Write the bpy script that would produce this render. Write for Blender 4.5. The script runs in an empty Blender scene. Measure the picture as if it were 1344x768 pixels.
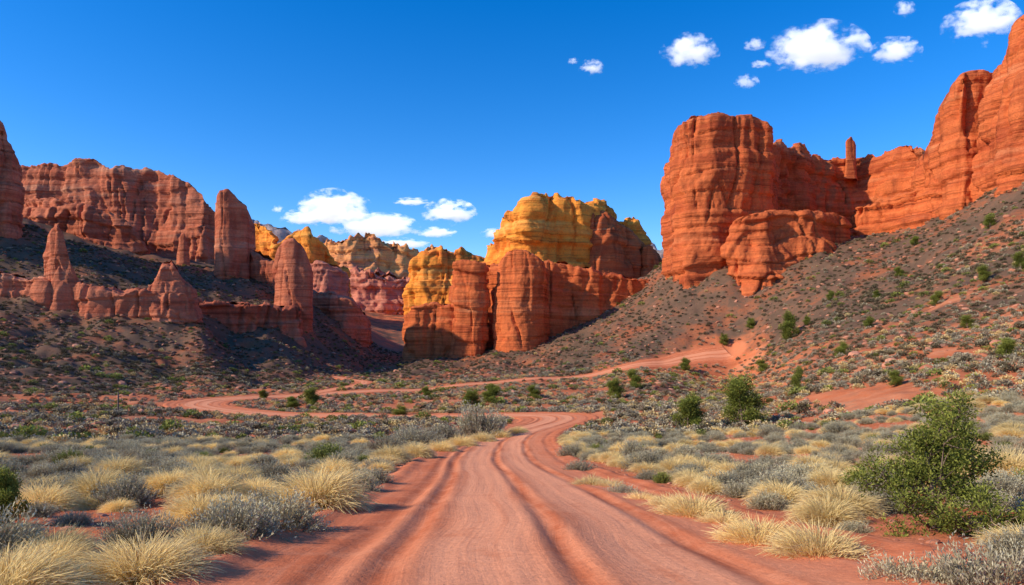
import bpy, math, numpy as np
from mathutils import Vector
rng=np.random.default_rng(7)
scene=bpy.context.scene
F=896.0; CX=672.0; HY=440.0; H=2.4
R_=math.radians
# ------------------------------------------------------------ noise
_p=np.random.default_rng(3).permutation(256); _p=np.concatenate([_p,_p,_p]).astype(np.int32)
_g=np.random.default_rng(4).normal(size=(256,3)); _g/=np.linalg.norm(_g,axis=1)[:,None]
def perlin(x,y,z):
    x=np.asarray(x,float);y=np.asarray(y,float);z=np.asarray(z,float)
    x,y,z=np.broadcast_arrays(x,y,z)
    xi=np.floor(x).astype(int);yi=np.floor(y).astype(int);zi=np.floor(z).astype(int)
    xf=x-xi;yf=y-yi;zf=z-zi
    u=xf*xf*xf*(xf*(xf*6-15)+10);v=yf*yf*yf*(yf*(yf*6-15)+10);w=zf*zf*zf*(zf*(zf*6-15)+10)
    xi&=255;yi&=255;zi&=255
    def g(dx,dy,dz):
        h=_p[_p[_p[(xi+dx)&255]+((yi+dy)&255)]+((zi+dz)&255)]
        gr=_g[h]
        return gr[...,0]*(xf-dx)+gr[...,1]*(yf-dy)+gr[...,2]*(zf-dz)
    def L(a,b,t): return a+(b-a)*t
    return 1.6*L(L(L(g(0,0,0),g(1,0,0),u),L(g(0,1,0),g(1,1,0),u),v),L(L(g(0,0,1),g(1,0,1),u),L(g(0,1,1),g(1,1,1),u),v),w)
def fbm(x,y,z,o=4):
    s=0;a=1.0;f=1.0
    for i in range(o):
        s=s+a*perlin(x*f+i*17.3,y*f+i*5.1,z*f+i*9.7);a*=.5;f*=2.03
    return s
def sstep(a,b,x):
    t=np.clip((x-a)/(b-a),0,1);return t*t*(3-2*t)
# ------------------------------------------------------------ mesh helpers
def link(o,col=None):
    (col or scene.collection).objects.link(o);return o
def mesh_q(name,V,Q,mat=None,smooth=False,attrs=None):
    V=np.asarray(V,np.float32);Q=np.asarray(Q,np.int32);k=Q.shape[1]
    me=bpy.data.meshes.new(name)
    me.vertices.add(len(V));me.vertices.foreach_set('co',V.ravel())
    me.loops.add(Q.size);me.loops.foreach_set('vertex_index',Q.ravel())
    me.polygons.add(len(Q));me.polygons.foreach_set('loop_start',np.arange(0,Q.size,k,dtype=np.int32))
    me.polygons.foreach_set('loop_total',np.full(len(Q),k,np.int32))
    me.polygons.foreach_set('use_smooth',np.full(len(Q),smooth,bool))
    if attrs:
        for n,a in attrs.items():
            at=me.attributes.new(n,'FLOAT','POINT');at.data.foreach_set('value',np.asarray(a,np.float32))
    me.update(calc_edges=True);me.validate()
    if mat: me.materials.append(mat)
    return me
def gridq(n,m,wrap=False):
    i=np.arange(n-1)[:,None];mm=m if wrap else m-1
    j=np.arange(mm)[None,:];j2=(j+1)%m
    return np.stack([i*m+j,i*m+j2,(i+1)*m+j2,(i+1)*m+j],-1).reshape(-1,4)
# ------------------------------------------------------------ material helper
class NT:
    def __init__(s,name):
        s.m=bpy.data.materials.new(name);s.m.use_nodes=True;s.t=s.m.node_tree;s.t.nodes.clear()
        s.out=s.n('ShaderNodeOutputMaterial')
    def n(s,ty,ins=None,**kw):
        nd=s.t.nodes.new(ty)
        for k,v in kw.items(): setattr(nd,k,v)
        if ins:
            for k,v in ins.items(): s.set(nd,k,v)
        return nd
    def set(s,nd,k,v):
        so=nd.inputs[k]
        if isinstance(v,bpy.types.NodeSocket): s.t.links.new(v,so)
        elif isinstance(v,(tuple,list)) and len(v)==3 and so.type=='RGBA': so.default_value=(*v,1)
        else: so.default_value=v
    def pos(s): return s.n('ShaderNodeNewGeometry').outputs['Position']
    def mapp(s,vec,sc): return s.n('ShaderNodeMapping',{'Vector':vec,'Scale':sc}).outputs[0]
    def noise(s,vec,scale,detail=4,rough=.55,dist=0.):
        return s.n('ShaderNodeTexNoise',{'Vector':vec,'Scale':scale,'Detail':detail,'Roughness':rough,'Distortion':dist}).outputs[0]
    def ramp(s,f,st):
        r=s.n('ShaderNodeValToRGB',{'Fac':f});e=r.color_ramp.elements
        while len(e)<len(st): e.new(.5)
        for el,(p,c) in zip(e,st):
            el.position=p;el.color=(*c,1) if len(c)==3 else c
        return r.outputs[0]
    def rampf(s,f,a,b,lo=0.,hi=1.): return s.n('ShaderNodeMapRange',{'Value':f,'From Min':a,'From Max':b,'To Min':lo,'To Max':hi}).outputs[0]
    def mix(s,f,a,b,bt='MIX'):
        m=s.n('ShaderNodeMix',data_type='RGBA',blend_type=bt)
        s.set(m,0,f);s.set(m,6,a);s.set(m,7,b);return m.outputs[2]
    def math(s,op,a,b=0.,c=0.):
        m=s.n('ShaderNodeMath',operation=op);s.set(m,0,a);s.set(m,1,b);s.set(m,2,c);return m.outputs[0]
    def attr(s,n): return s.n('ShaderNodeAttribute',attribute_name=n).outputs['Fac']
    def bump(s,h,strength,dist,prev=None):
        d={'Height':h,'Strength':strength,'Distance':dist}
        if prev: d['Normal']=prev
        return s.n('ShaderNodeBump',d).outputs[0]
    def bsdf(s,col,rough=.9,normal=None,spec=.2):
        d={'Base Color':col,'Roughness':rough,'Specular IOR Level':spec}
        if normal: d['Normal']=normal
        b=s.n('ShaderNodeBsdfPrincipled',d).outputs[0]
        s.t.links.new(b,s.out.inputs[0]);return b
def sandstone(name,lo,mid,hi,cream,streak=.55,patch=None,sc=1.):
    n=NT(name);p=n.pos()
    band=n.noise(n.mapp(p,(.010*sc,.010*sc,.10*sc)),1.0,5,.6,.5)
    c=n.ramp(band,[(.30,lo),(.42,mid),(.50,hi),(.56,mid),(.66,cream),(.76,mid)])
    big=n.noise(p,.035*sc,5,.65)
    c=n.mix(n.rampf(big,.44,.64,0,.6),c,patch or hi)
    c=n.mix(n.rampf(big,.46,.30,0,.5),c,lo)
    thin=n.noise(n.mapp(p,(.012*sc,.012*sc,.7*sc)),1.0,5,.68,.3)
    msk=n.rampf(n.noise(p,.06*sc,3,.6),.38,.6,.2,.65)
    c=n.mix(n.math('MULTIPLY',n.rampf(thin,.50,.62,0,1),msk),c,tuple(x*.5 for x in lo))
    st=n.noise(n.mapp(p,(.10*sc,.10*sc,.014*sc)),1.0,5,.65,.5)
    c=n.mix(n.rampf(st,.54,.70,0,streak),c,(lo[0]*.5,lo[1]*.55,lo[2]*.65))
    fine=n.noise(p,1.1*sc,5,.65)
    c=n.mix(1.0,c,n.ramp(fine,[(.3,(.82,.82,.82)),(.7,(1.12,1.11,1.1))]),'MULTIPLY')
    h=n.math('ADD',n.math('MULTIPLY',thin,1.2),n.math('MULTIPLY',n.noise(n.mapp(p,(.35*sc,.35*sc,.25*sc)),1.0,5,.66,.3),.7))
    h=n.math('ADD',h,n.math('MULTIPLY',fine,.45))
    n.bsdf(c,.92,n.bump(h,.85,1.0/sc),.1);return n.m
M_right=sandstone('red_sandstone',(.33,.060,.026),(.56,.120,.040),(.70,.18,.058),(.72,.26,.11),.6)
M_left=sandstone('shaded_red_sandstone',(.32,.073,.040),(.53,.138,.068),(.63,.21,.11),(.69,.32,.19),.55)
M_sunlit=sandstone('sunlit_gold_sandstone',(.62,.13,.035),(.95,.28,.045),(1.0,.40,.065),(1.0,.52,.13),.5,(1.0,.37,.055),.6)  # low sun's gold is put into the rock colour
M_far=sandstone('pale_sunlit_distant_sandstone',(.48,.17,.13),(.88,.34,.12),(.98,.45,.14),(.94,.50,.24),.5,(.88,.35,.13),.45)  # sunlit gold painted into the far rock, over its paler tone
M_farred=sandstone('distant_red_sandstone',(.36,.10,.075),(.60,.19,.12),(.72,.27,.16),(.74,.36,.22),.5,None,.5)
def mountain_mat():
    n=NT('distant_mountain_rock');p=n.pos()
    c=n.ramp(n.noise(n.mapp(p,(.004,.004,.03)),1.,6,.6,.4),[(.35,(.28,.20,.22)),(.5,(.42,.32,.30)),(.62,(.52,.38,.34))])
    c=n.mix(n.rampf(n.noise(p,.03,6,.7),.5,.56,0,.6),c,(.17,.19,.18))
    n.bsdf(c,.95,n.bump(n.noise(p,.05,6,.7),1.,8.));return n.m
M_mtn=mountain_mat()
# ------------------------------------------------------------ terrain control points (image pixel u, image pixel v, assumed depth, talus)
CP=[]
def cp(*rows):
    for r in rows: CP.append(r)
ROAD=[(730,768,6.4),(718,730,7.8),(705,700,9.4),(688,650,16),(663,620,26),(652,600,38),(662,580,57),(690,565,70),(732,553,84),(724,546,95),(660,546,100),(600,547,103),(520,548,106),(400,546,109),(310,541,114),(258,533,124),(275,526,137),(330,522,147),(400,518.5,158),(500,513,172),(600,506,190),(700,497,208),(800,487.5,224),(870,478,236),(905,470.5,243),(960,466,247)]
BR=[(400,518.5,158),(440,511,180),(470,506,200),(478,501,220),(455,498,245),(440,494,262)]
for u,v,d in ROAD: cp((u,v,d,0))
for u,v,d in BR[1:]: cp((u,v,d,.3))
cp((0,768,6.4,0),(0,700,9.5,0),(0,650,16,0),(0,612,28,0),(200,768,6.4,0),(250,700,9.4,0),(300,645,17,0),(200,610,29,0),(400,606,34,0),(0,578,52,0),(200,578,55,0),(400,578,56,0),(550,582,52,0),(500,560,80,0),(150,552,88,.1),(0,545,88,.2),
(80,525,125,.4),(0,500,150,.7),(100,495,165,.8),(200,510,160,.5),(0,455,190,.9),(120,455,210,1),(220,470,220,1),(320,500,200,.8),(360,480,250,1),(0,402,240,.9),(100,420,243,1),(200,424,246,1),(265,430,250,1),(300,452,270,1),(400,465,285,1),(430,480,290,1),(480,475,340,1),
(0,375,262,1),(0,310,300,1),(60,318,320,1),(110,345,300,1),(110,315,380,1),(200,335,400,1),(200,365,320,1),(280,355,370,1),(300,395,305,1),(340,372,345,1),(380,400,330,1),(450,425,370,1),(420,425,340,1),
(530,480,330,1),(560,475,320,1),(520,462,420,.8),(510,458,520,.7),(520,440,700,.6),(500,425,900,.5),(450,400,1200,.5),(100,350,700,1),(300,372,700,1),(700,405,700,.8),(850,380,650,.6),(100,380,1500,.5),(600,400,1500,.5),(1000,385,1500,.5),(1300,370,1500,.5),(1000,340,450,.8),(1200,300,450,.8),(1344,270,450,.8),
(1344,768,5.8,0),(1344,700,9,0),(1344,650,14,0),(1344,610,20,0),(1344,560,32,.0),(1344,500,56,.1),(1344,440,92,.3),(1344,370,140,.5),(1344,300,185,.7),(1344,228,240,.8),
(1200,700,9.2,0),(1200,640,17,0),(1200,570,37,0),(1200,510,64,.1),(1200,450,110,.4),(1200,400,165,.6),(1200,345,225,.8),(1200,298,290,.8),
(1050,720,8.6,0),(1050,650,16.5,0),(1050,590,38,0),(1050,545,66,0),(1050,505,110,.15),(1050,465,170,.4),(1050,415,225,.8),(1050,365,265,1),(1050,335,290,1),(1130,315,300,.8),(960,352,292,1),(1130,350,250,.9),
(900,640,19,0),(880,590,46,0),(880,550,82,0),(880,520,135,.2),(880,497,190,.5),(900,445,259,.9),(900,405,282,1),(892,368,306,1),(960,450,252,.7),(980,400,270,1),(850,450,262,1),
(800,560,72,0),(800,525,130,.1),(760,505,190,.3),(760,470,275,.9),(760,440,320,1),(850,415,300,1),(850,385,335,1),(680,480,290,1),(660,462,326,1),(600,485,300,.9),(600,498,235,.5),(560,505,220,.3),(650,520,150,.1),(500,530,135,.1),(400,532,133,0),
(-150,700,9,0),(-150,600,30,0),(-150,480,150,.6),(-150,370,250,1),(-150,300,320,1),(1500,700,8,0),(1500,560,26,.1),(1500,400,90,.3),(1500,220,200,.6),(1500,200,350,.6))
CP=np.array(CP,float)
px=(CP[:,0]-CX)/F*CP[:,2];py=CP[:,2];pz=H+(HY-CP[:,1])/F*CP[:,2]
def feat(x,y):
    r=np.hypot(x,y);a=np.arctan2(x,y)
    return np.clip(a,-.78,.78)*4.5,np.log(np.clip(r,4.0,2500)),r,a
A0,L0,R0,_=feat(px,py)
def kern(a1,l1):
    d2=(a1[:,None]-A0[None])**2+(l1[:,None]-L0[None])**2
    return .5*d2*np.log(d2+1e-9)
n0=len(CP)
K=np.zeros((n0+3,n0+3));K[:n0,:n0]=kern(A0,L0)+np.eye(n0)*.003
K[:n0,n0]=1;K[:n0,n0+1]=A0;K[:n0,n0+2]=L0;K[n0:,:n0]=K[:n0,n0:].T
rhs=np.zeros((n0+3,2));rhs[:n0,0]=pz/(R0+20);rhs[:n0,1]=CP[:,3]
W=np.linalg.solve(K,rhs)
def terrain(x,y):
    x=np.atleast_1d(np.asarray(x,float));y=np.atleast_1d(np.asarray(y,float))
    a,l,r,ar=feat(x,y);z=np.zeros(len(x));t=np.zeros(len(x))
    for i in range(0,len(x),40000):
        s=slice(i,i+40000);k=kern(a[s],l[s])
        o=k@W[:n0]+W[n0]+a[s][:,None]*W[n0+1]+l[s][:,None]*W[n0+2]
        z[s]=o[:,0];t[s]=o[:,1]
    z=z*(np.clip(r,0,2500)+20)
    z=np.clip(z,-30,160)
    back=sstep(1.2,2.2,np.abs(ar))
    return z*(1-back)+back*np.clip(z,-1,1),np.clip(t,0,1)
def world(u,d): return np.array([(u-CX)/F*d,d])
def catmull(P,step):
    P=np.asarray(P,float);out=[]
    Q=np.vstack([2*P[0]-P[1],P,2*P[-1]-P[-2]])
    for i in range(1,len(Q)-2):
        a,b,c,d=Q[i-1],Q[i],Q[i+1],Q[i+2];n=max(2,int(np.linalg.norm(c-b)/.5))
        t=np.linspace(0,1,n,endpoint=False)[:,None]
        out.append(.5*((2*b)+(-a+c)*t+(2*a-5*b+4*c-d)*t*t+(-a+3*b-3*c+d)*t**3))
    o=np.vstack(out+[P[-1:]])
    s=np.r_[0,np.cumsum(np.linalg.norm(np.diff(o,axis=0),axis=1))]
    q=np.arange(0,s[-1],step)
    o=np.stack([np.interp(q,s,o[:,0]),np.interp(q,s,o[:,1])],1)
    k=int(4/step)*2+1;pad=np.pad(o,((k//2,k//2),(0,0)),'edge')
    o2=np.stack([np.convolve(pad[:,i],np.ones(k)/k,'valid') for i in (0,1)],1)
    return o2
c1=catmull([[1.0,-25],[1.0,-8],[.95,0]]+[world(u,d)+np.array([.5*max(0,1-d/20),0]) for u,v,d in ROAD],.25)
c2=catmull([world(u,d) for u,v,d in BR],.5)
def hw1(d): return 4.05+.4*sstep(20,50,d)+.9*sstep(60,110,d)
def road_dist(x,y):
    out=np.full(len(x),99.);sel=np.where((np.hypot(x,y)<330)&(np.abs(np.arctan2(x,y))<3.3))[0]
    C=np.vstack([c1[::3],c2[::2]]);hw=np.r_[hw1(np.hypot(c1[::3,0],c1[::3,1])),np.full(len(c2[::2]),2.6)]
    for i in range(0,len(sel),20000):
        s=sel[i:i+20000]
        d=np.sqrt((x[s][:,None]-C[None,:,0])**2+(y[s][:,None]-C[None,:,1])**2)-hw[None]
        out[s]=d.min(1)
    return out
def ground(x,y,rd=None):
    z,t=terrain(x,y);r=np.hypot(x,y)
    if rd is None: rd=road_dist(x,y)
    f=sstep(0,3.5,rd)
    n=.16*fbm(x/3.5,y/3.5,0*x,3)*sstep(2,30,r)+.05*fbm(x/.8,y/.8,0*x,2)
    rid=1-np.abs(fbm(x/26,y/26,0*x+3,3))
    n+=(t*.9+.15)*sstep(60,220,r)*(2.8*(rid-.75)+1.2*fbm(x/9,y/9,0*x+7,3))
    n+=.5*fbm(x/22,y/22,0*x+11,2)*sstep(25,90,r)
    z2=z+n*f
    z2-=sstep(.1,-.7,rd)*(.16+.0012*r)
    return z2,t
def depth_at(u,v):
    d=np.geomspace(4,900,700);x=(u-CX)/F*d
    z,_=terrain(x,d);zr=H+(HY-v)/F*d
    k=np.where(zr<=z)[0]
    return float(d[k[0]]) if len(k) else 400.
# ------------------------------------------------------------ ground mesh
dense=np.linspace(R_(-43),R_(43),600);coarse=np.linspace(R_(43),R_(317),92)[1:-1]
ang=np.r_[dense,coarse]
rad=np.r_[np.geomspace(1.0,12,150),np.geomspace(12,420,420)[1:],np.geomspace(420,14000,70)[1:]]
AA,RR=np.meshgrid(ang,rad);gx=(np.sin(AA)*RR).ravel();gy=(np.cos(AA)*RR).ravel()
rd=road_dist(gx,gy);gz,gt=ground(gx,gy,rd)
V=np.stack([gx,gy,gz],1);Q=gridq(len(rad),len(ang),True)[:,::-1]
m=len(ang)
V=np.vstack([V,[[0,0,float(gz[:m].mean())]]])
cen=[[j,(j+1)%m,(j+2)%m,len(V)-1] for j in range(0,m-1,2)]
Q=np.vstack([Q,np.array(cen)[:,::-1]])
def ground_mat():
    n=NT('desert_soil');p=n.pos();tal=n.attr('talus');bare=n.attr('bare')
    n1=n.noise(p,.12,5,.6);n2=n.noise(p,1.6,7,.7);n3=n.noise(p,14.,5,.7)
    soil=n.ramp(n1,[(.35,(.49,.130,.048)),(.5,(.62,.18,.070)),(.65,(.68,.26,.125))])
    soil=n.mix(n.rampf(n2,.45,.7,0,.45),soil,(.64,.28,.15))
    soil=n.mix(n.rampf(n.noise(p,.6,4,.6),.55,.72,0,.5),soil,(.42,.24,.13))
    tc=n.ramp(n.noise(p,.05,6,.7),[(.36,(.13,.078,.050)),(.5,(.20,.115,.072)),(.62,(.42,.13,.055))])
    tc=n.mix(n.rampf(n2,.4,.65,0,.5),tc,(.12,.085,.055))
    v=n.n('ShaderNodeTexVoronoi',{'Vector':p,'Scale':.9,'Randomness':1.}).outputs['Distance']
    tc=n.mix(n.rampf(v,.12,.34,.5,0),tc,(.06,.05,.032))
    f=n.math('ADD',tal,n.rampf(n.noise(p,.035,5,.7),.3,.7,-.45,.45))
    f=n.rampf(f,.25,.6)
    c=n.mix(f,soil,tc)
    c=n.mix(n.rampf(bare,.1,.9,0,.9),c,n.mix(n2,(.64,.185,.075),(.75,.27,.13)))
    c=n.mix(1.,c,n.ramp(n3,[(.3,(.74,.72,.70)),(.7,(1.16,1.14,1.12))]),'MULTIPLY')
    pm=n.rampf(n.n('ShaderNodeTexVoronoi',{'Vector':p,'Scale':9.,'Randomness':1.}).outputs['Distance'],.12,.22,.7,0)
    c=n.mix(n.math('MULTIPLY',pm,n.rampf(n2,.5,.6)),c,(.5,.23,.14))
    h=n.math('ADD',n.math('MULTIPLY',n2,1.),n.math('MULTIPLY',n3,.25))
    n.bsdf(c,.95,n.bump(h,.65,.17),.1);return n.m
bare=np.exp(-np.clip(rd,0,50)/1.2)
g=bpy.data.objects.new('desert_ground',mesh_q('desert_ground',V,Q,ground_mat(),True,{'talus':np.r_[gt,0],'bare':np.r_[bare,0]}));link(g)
# ------------------------------------------------------------ roads
def road_mat():
    n=NT('graded_red_dirt');p=n.pos();uu=n.attr('across')
    al0=n.n('ShaderNodeCombineXYZ',{'X':0.,'Y':n.math('MULTIPLY',n.attr('along'),.12),'Z':0.}).outputs[0]
    w=n.noise(al0,1.,2,.5);u2=n.math('ADD',uu,n.rampf(w,.3,.7,-.05,.05))
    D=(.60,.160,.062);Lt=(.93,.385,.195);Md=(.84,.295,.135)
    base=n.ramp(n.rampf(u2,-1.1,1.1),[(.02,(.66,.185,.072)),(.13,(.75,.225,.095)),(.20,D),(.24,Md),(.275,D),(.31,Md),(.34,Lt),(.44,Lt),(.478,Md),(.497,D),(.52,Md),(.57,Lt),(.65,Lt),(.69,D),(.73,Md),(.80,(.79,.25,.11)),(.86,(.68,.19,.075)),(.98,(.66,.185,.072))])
    al=n.n('ShaderNodeCombineXYZ',{'X':n.math('MULTIPLY',u2,22.),'Y':n.math('MULTIPLY',n.attr('along'),.09),'Z':0.}).outputs[0]
    st=n.noise(al,1.0,5,.65,0.)
    c=n.mix(n.rampf(st,.5,.7,0,.45),base,(.64,.18,.075))
    c=n.mix(n.rampf(st,.45,.3,0,.3),c,(.94,.41,.22))
    fine=n.noise(p,12.,6,.7);mid=n.noise(p,1.1,6,.7)
    c=n.mix(n.rampf(mid,.45,.65,0,.45),c,(.92,.365,.18))
    c=n.mix(n.rampf(mid,.42,.3,0,.5),c,(.69,.205,.085))
    c=n.mix(1.,c,n.ramp(fine,[(.3,(.80,.77,.76)),(.7,(1.07,1.07,1.07))]),'MULTIPLY')
    pv=n.n('ShaderNodeTexVoronoi',{'Vector':p,'Scale':14.,'Randomness':1.}).outputs['Distance']
    pm=n.math('MULTIPLY',n.rampf(pv,.1,.2,1,0),n.rampf(n.noise(p,2.,3,.6),.54,.6))
    c=n.mix(pm,c,(.52,.20,.11))
    h=n.math('ADD',n.math('MULTIPLY',st,.5),n.math('ADD',n.math('MULTIPLY',fine,.6),n.math('MULTIPLY',mid,.8)))
    n.bsdf(c,.95,n.bump(h,.55,.055),.1);return n.m
M_road=road_mat()
def make_road(name,C,hwf,nc=101):
    T=np.gradient(C,axis=0);T/=np.linalg.norm(T,axis=1)[:,None];N=np.stack([T[:,1],-T[:,0]],1)
    s=np.r_[0,np.cumsum(np.linalg.norm(np.diff(C,axis=0),axis=1))]
    hw=hwf(np.hypot(C[:,0],C[:,1]))
    u=np.linspace(-1.13,1.13,nc)
    X=C[:,0][:,None]+N[:,0][:,None]*u[None]*hw[:,None];Y=C[:,1][:,None]+N[:,1][:,None]*u[None]*hw[:,None]
    z,_=terrain(X.ravel(),Y.ravel());z=z.reshape(X.shape)
    U=np.broadcast_to(u,X.shape);S=np.broadcast_to(s[:,None],X.shape)
    Uw=U+.03*perlin(S/11,0*S,0*S+4)
    rut=0
    for c,wd,dp in ((-.02,.032,.042),(.40,.036,.035),(-.50,.036,.042),(-.64,.04,.025),(.76,.05,.03),(-.24,.14,.015),(.18,.13,.015)):
        dv=dp*(1+.7*perlin(S/5+c*9,0*S,0*S+8))
        rut=rut-dv*np.exp(-((Uw-c)/wd)**2)+dv*.6*np.exp(-((Uw-c-.065)/.028)**2)+dv*.45*np.exp(-((Uw-c+.065)/.028)**2)
    pr=.03*(1-U**2)+rut+.07*np.exp(-((np.abs(U)-.93)/.06)**2)*(1+.9*perlin(X/1.5,Y/1.5,0*X))
    pr+=.025*fbm(X/3,Y/3,0*X,3)+.008*fbm(U*16,S/12,0*X,2)+.018*fbm(X/.5,Y/.5,0*X,2)*sstep(.45,.85,np.abs(U))
    ed=sstep(1.0,1.13,np.abs(U)+.05*perlin(X/.9,Y/.9,0*X+3));pr=pr-ed*.30
    pr=pr+.02+.0004*np.hypot(X,Y)
    V=np.stack([X.ravel(),Y.ravel(),(z+pr).ravel()],1)
    me=mesh_q(name,V,gridq(len(C),nc),M_road,True,{'across':U.ravel(),'along':S.ravel()})
    return link(bpy.data.objects.new(name,me))
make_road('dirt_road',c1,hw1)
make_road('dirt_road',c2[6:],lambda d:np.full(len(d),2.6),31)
# ------------------------------------------------------------ rock formations
def rock(name,st,thick,mat,step=1.,batter=.08,rnd=4.,amp=1.,topamp=1.,seed=0,ledge=1.,scale=1.,bury=22.,smooth=2.0,endr=None):
    st=np.array(st,float);P=np.stack([(st[:,0]-CX)/F*st[:,1],st[:,1]],1)
    zt=H+(HY-st[:,2])/F*st[:,1];zb0=H+(HY-st[:,3])/F*st[:,1];zb=zb0-bury*min(scale,1.5)
    rad_=P/np.linalg.norm(P,axis=1)[:,None]
    P=P+rad_*thick/2
    s0=np.r_[0,np.cumsum(np.linalg.norm(np.diff(P,axis=0),axis=1))];Lh=s0[-1]
    Rr=min(thick/2,Lh*.40,endr or 1e9)
    ne=max(8,int(Rr*1.7/step)+int((thick/2)/step*.7));ph=np.linspace(0,math.pi/2,ne)
    sm=np.linspace(Rr,Lh-Rr,max(3,int((Lh-2*Rr)/step)))[1:-1]
    fs=np.linspace(0,Lh,800)
    def smo(a,w):
        k=max(1,int(w/(Lh/800)));k=k|1
        b=np.pad(np.interp(fs,s0,a),k//2,'edge');return np.convolve(b,np.ones(k)/k,'valid')
    gxs,gys=smo(P[:,0],smooth*3),smo(P[:,1],smooth*3)
    gzt,gzb=smo(zt,smooth),smo(zb,4)
    pw=.55
    ee=np.sin(ph)**pw; se=Rr*(1-np.cos(ph)**pw)
    s=np.r_[se,sm,Lh-se[::-1]];e=np.r_[ee,np.ones(len(sm)),ee[::-1]]
    ev=lambda a,q:np.interp(q,fs,a)
    ssp=np.clip(s,Rr,Lh-Rr)
    cx_,cy_=ev(gxs,s),ev(gys,s);rl=np.stack([cx_,cy_],1);rl/=np.linalg.norm(rl,axis=1)[:,None]
    fr=np.stack([cx_,cy_],1)-rl*(thick/2*e)[:,None];bk=np.stack([cx_,cy_],1)+rl*(thick/2*e)[:,None]
    sp=np.stack([ev(gxs,ssp),ev(gys,ssp)],1)
    per=np.vstack([fr,bk[::-1][1:-1]]);spp=np.vstack([sp,sp[::-1][1:-1]])
    ztp=np.r_[ev(gzt,s),ev(gzt,s)[::-1][1:-1]];zbp=np.r_[ev(gzb,s),ev(gzb,s)[::-1][1:-1]]
    cl=np.vstack([per,per[:1]]);q=np.r_[0,np.cumsum(np.linalg.norm(np.diff(cl,axis=0),axis=1))]
    npn=int(q[-1]/step);qq=np.linspace(0,q[-1],npn,endpoint=False)
    rs=lambda a:np.interp(qq,q,np.r_[a,a[:1]])
    per=np.stack([rs(per[:,0]),rs(per[:,1])],1);spp=np.stack([rs(spp[:,0]),rs(spp[:,1])],1);ztp=rs(ztp);zbp=rs(zbp)
    T=np.roll(per,-1,0)-np.roll(per,1,0);T/=np.linalg.norm(T,axis=1)[:,None]+1e-9
    Nn=np.stack([T[:,1],-T[:,0]],1)
    for _ in range(4): Nn=(np.roll(Nn,1,0)+Nn+np.roll(Nn,-1,0))/3
    nx=perlin(per[:,0]/(11*scale)+seed,per[:,1]/(11*scale),0*per[:,0]+seed)
    nx2=perlin(per[:,0]/(4*scale)+seed,per[:,1]/(4*scale),0*per[:,0]+9)
    ztp=ztp+topamp*scale*(2.4*np.round(nx*2.5)/2.5+.5*nx+.9*np.round(nx2*2)/2)
    hgt=ztp-zbp;hm=float(np.max(hgt));rr=np.minimum(rnd*scale,hgt*.3);half=thick/2
    rr=np.minimum(rr,half*.4)
    nw=max(12,int((hm)/step));nr=max(5,int(rnd*scale*1.57/step));nc=max(5,int(half/(step*2)))
    Z=[];Wt=[];fade=[];vfade=[]
    for k in range(nw):
        t=k/(nw-1);z=zbp+(hgt-rr)*t
        Z.append(z);Wt.append(np.clip(1-(batter*hgt*(t-.3)-.05*hgt*(1-t)**3)/half,.18,1.3));fade.append(1.);vfade.append(0.)
    for k in range(1,nr+1):
        ph=k/nr*math.pi/2;Z.append(ztp-rr*(1-math.sin(ph)));Wt.append(np.clip(1-(batter*hgt*.7+rr*(1-math.cos(ph)))/half,.18,1.3));fade.append(1-.35*k/nr);vfade.append(k/nr)
    wl=np.clip(1-(batter*hgt*.7+rr)/half,.18,1)
    for k in range(1,nc+1):
        q=k/nc;Wt.append(wl*(1-q));Z.append(ztp+.6*scale*math.sin(q*math.pi/2));fade.append(.65*(1-q));vfade.append(1.)
    Z=np.array(Z);Wt=np.array(Wt);fade=np.array(fade)[:,None];vf=np.array(vfade)[:,None]
    X=spp[None,:,0]+(per-spp)[None,:,0]*Wt;Y=spp[None,:,1]+(per-spp)[None,:,1]*Wt
    k=1/scale;xs=X*k+seed*13.1;ys=Y*k;zs=Z*k
    warp=.5*perlin(xs/28,ys/28,zs/28)
    def stepf(v,e=.72):
        f=np.floor(v);return f+sstep(e,1.,v-f)
    big=4.4*(np.abs(perlin(xs/19,ys/19,zs/95))-.3)+1.0*(np.abs(perlin(xs/7+3,ys/7,zs/50))-.3)+1.8*perlin(xs/25,ys/25,zs/22+4)
    big+=2.3*(stepf(2.6*perlin(xs/15+7,ys/15,zs/70+warp*.3),.8)+.5)+.7*(stepf(2.4*perlin(xs/7+7,ys/7,zs/20+3),.8)+.5)
    cr=perlin(xs/9+warp*.15,ys/9,zs/70+5);crack=-3.6*np.exp(-(cr/.04)**2)*sstep(-.35,.15,perlin(xs/30,ys/30,zs/25+2))
    cr2=perlin(xs/3.6,ys/3.6,zs/22+15);crack=crack-.45*np.exp(-(cr2/.06)**2)*sstep(-.1,.3,perlin(xs/12,ys/12,zs/12+2))
    q=zs/8.5+warp+.35*perlin(xs/40,ys/40,0*xs);fl=np.floor(q);fr_=q-fl
    hs=lambda a:(np.sin(a*12.9898+seed)*43758.5)%1.0
    lam=(hs(fl)+(hs(fl+1)-hs(fl))*sstep(.85,1.,fr_)-.5)*3.0-1.0*np.exp(-((fr_-.93)/.05)**2)
    q2=zs/2.3+warp*3;f2=np.floor(q2);fq=q2-f2
    lam2=(hs(f2+77)+(hs(f2+78)-hs(f2+77))*sstep(.7,1.,fq)-.5)*.95*(.5+sstep(-.3,.3,perlin(xs/15,ys/15,zs/10)))
    det=.26*fbm(xs/2.2,ys/2.2,zs/2.4,3)
    D=(big+crack+ledge*(lam+lam2)+det)*amp*scale*fade
    lim=min(half,Lh/2)*.5;D=np.clip(D,-lim,lim)
    X=X+Nn[None,:,0]*D;Y=Y+Nn[None,:,1]*D
    Z=Z+vf*topamp*scale*(.8*fbm(xs/6,ys/6,0*xs+2,3)+.8*stepf(1.8*perlin(xs/9,ys/9,0*xs+5)))
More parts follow.
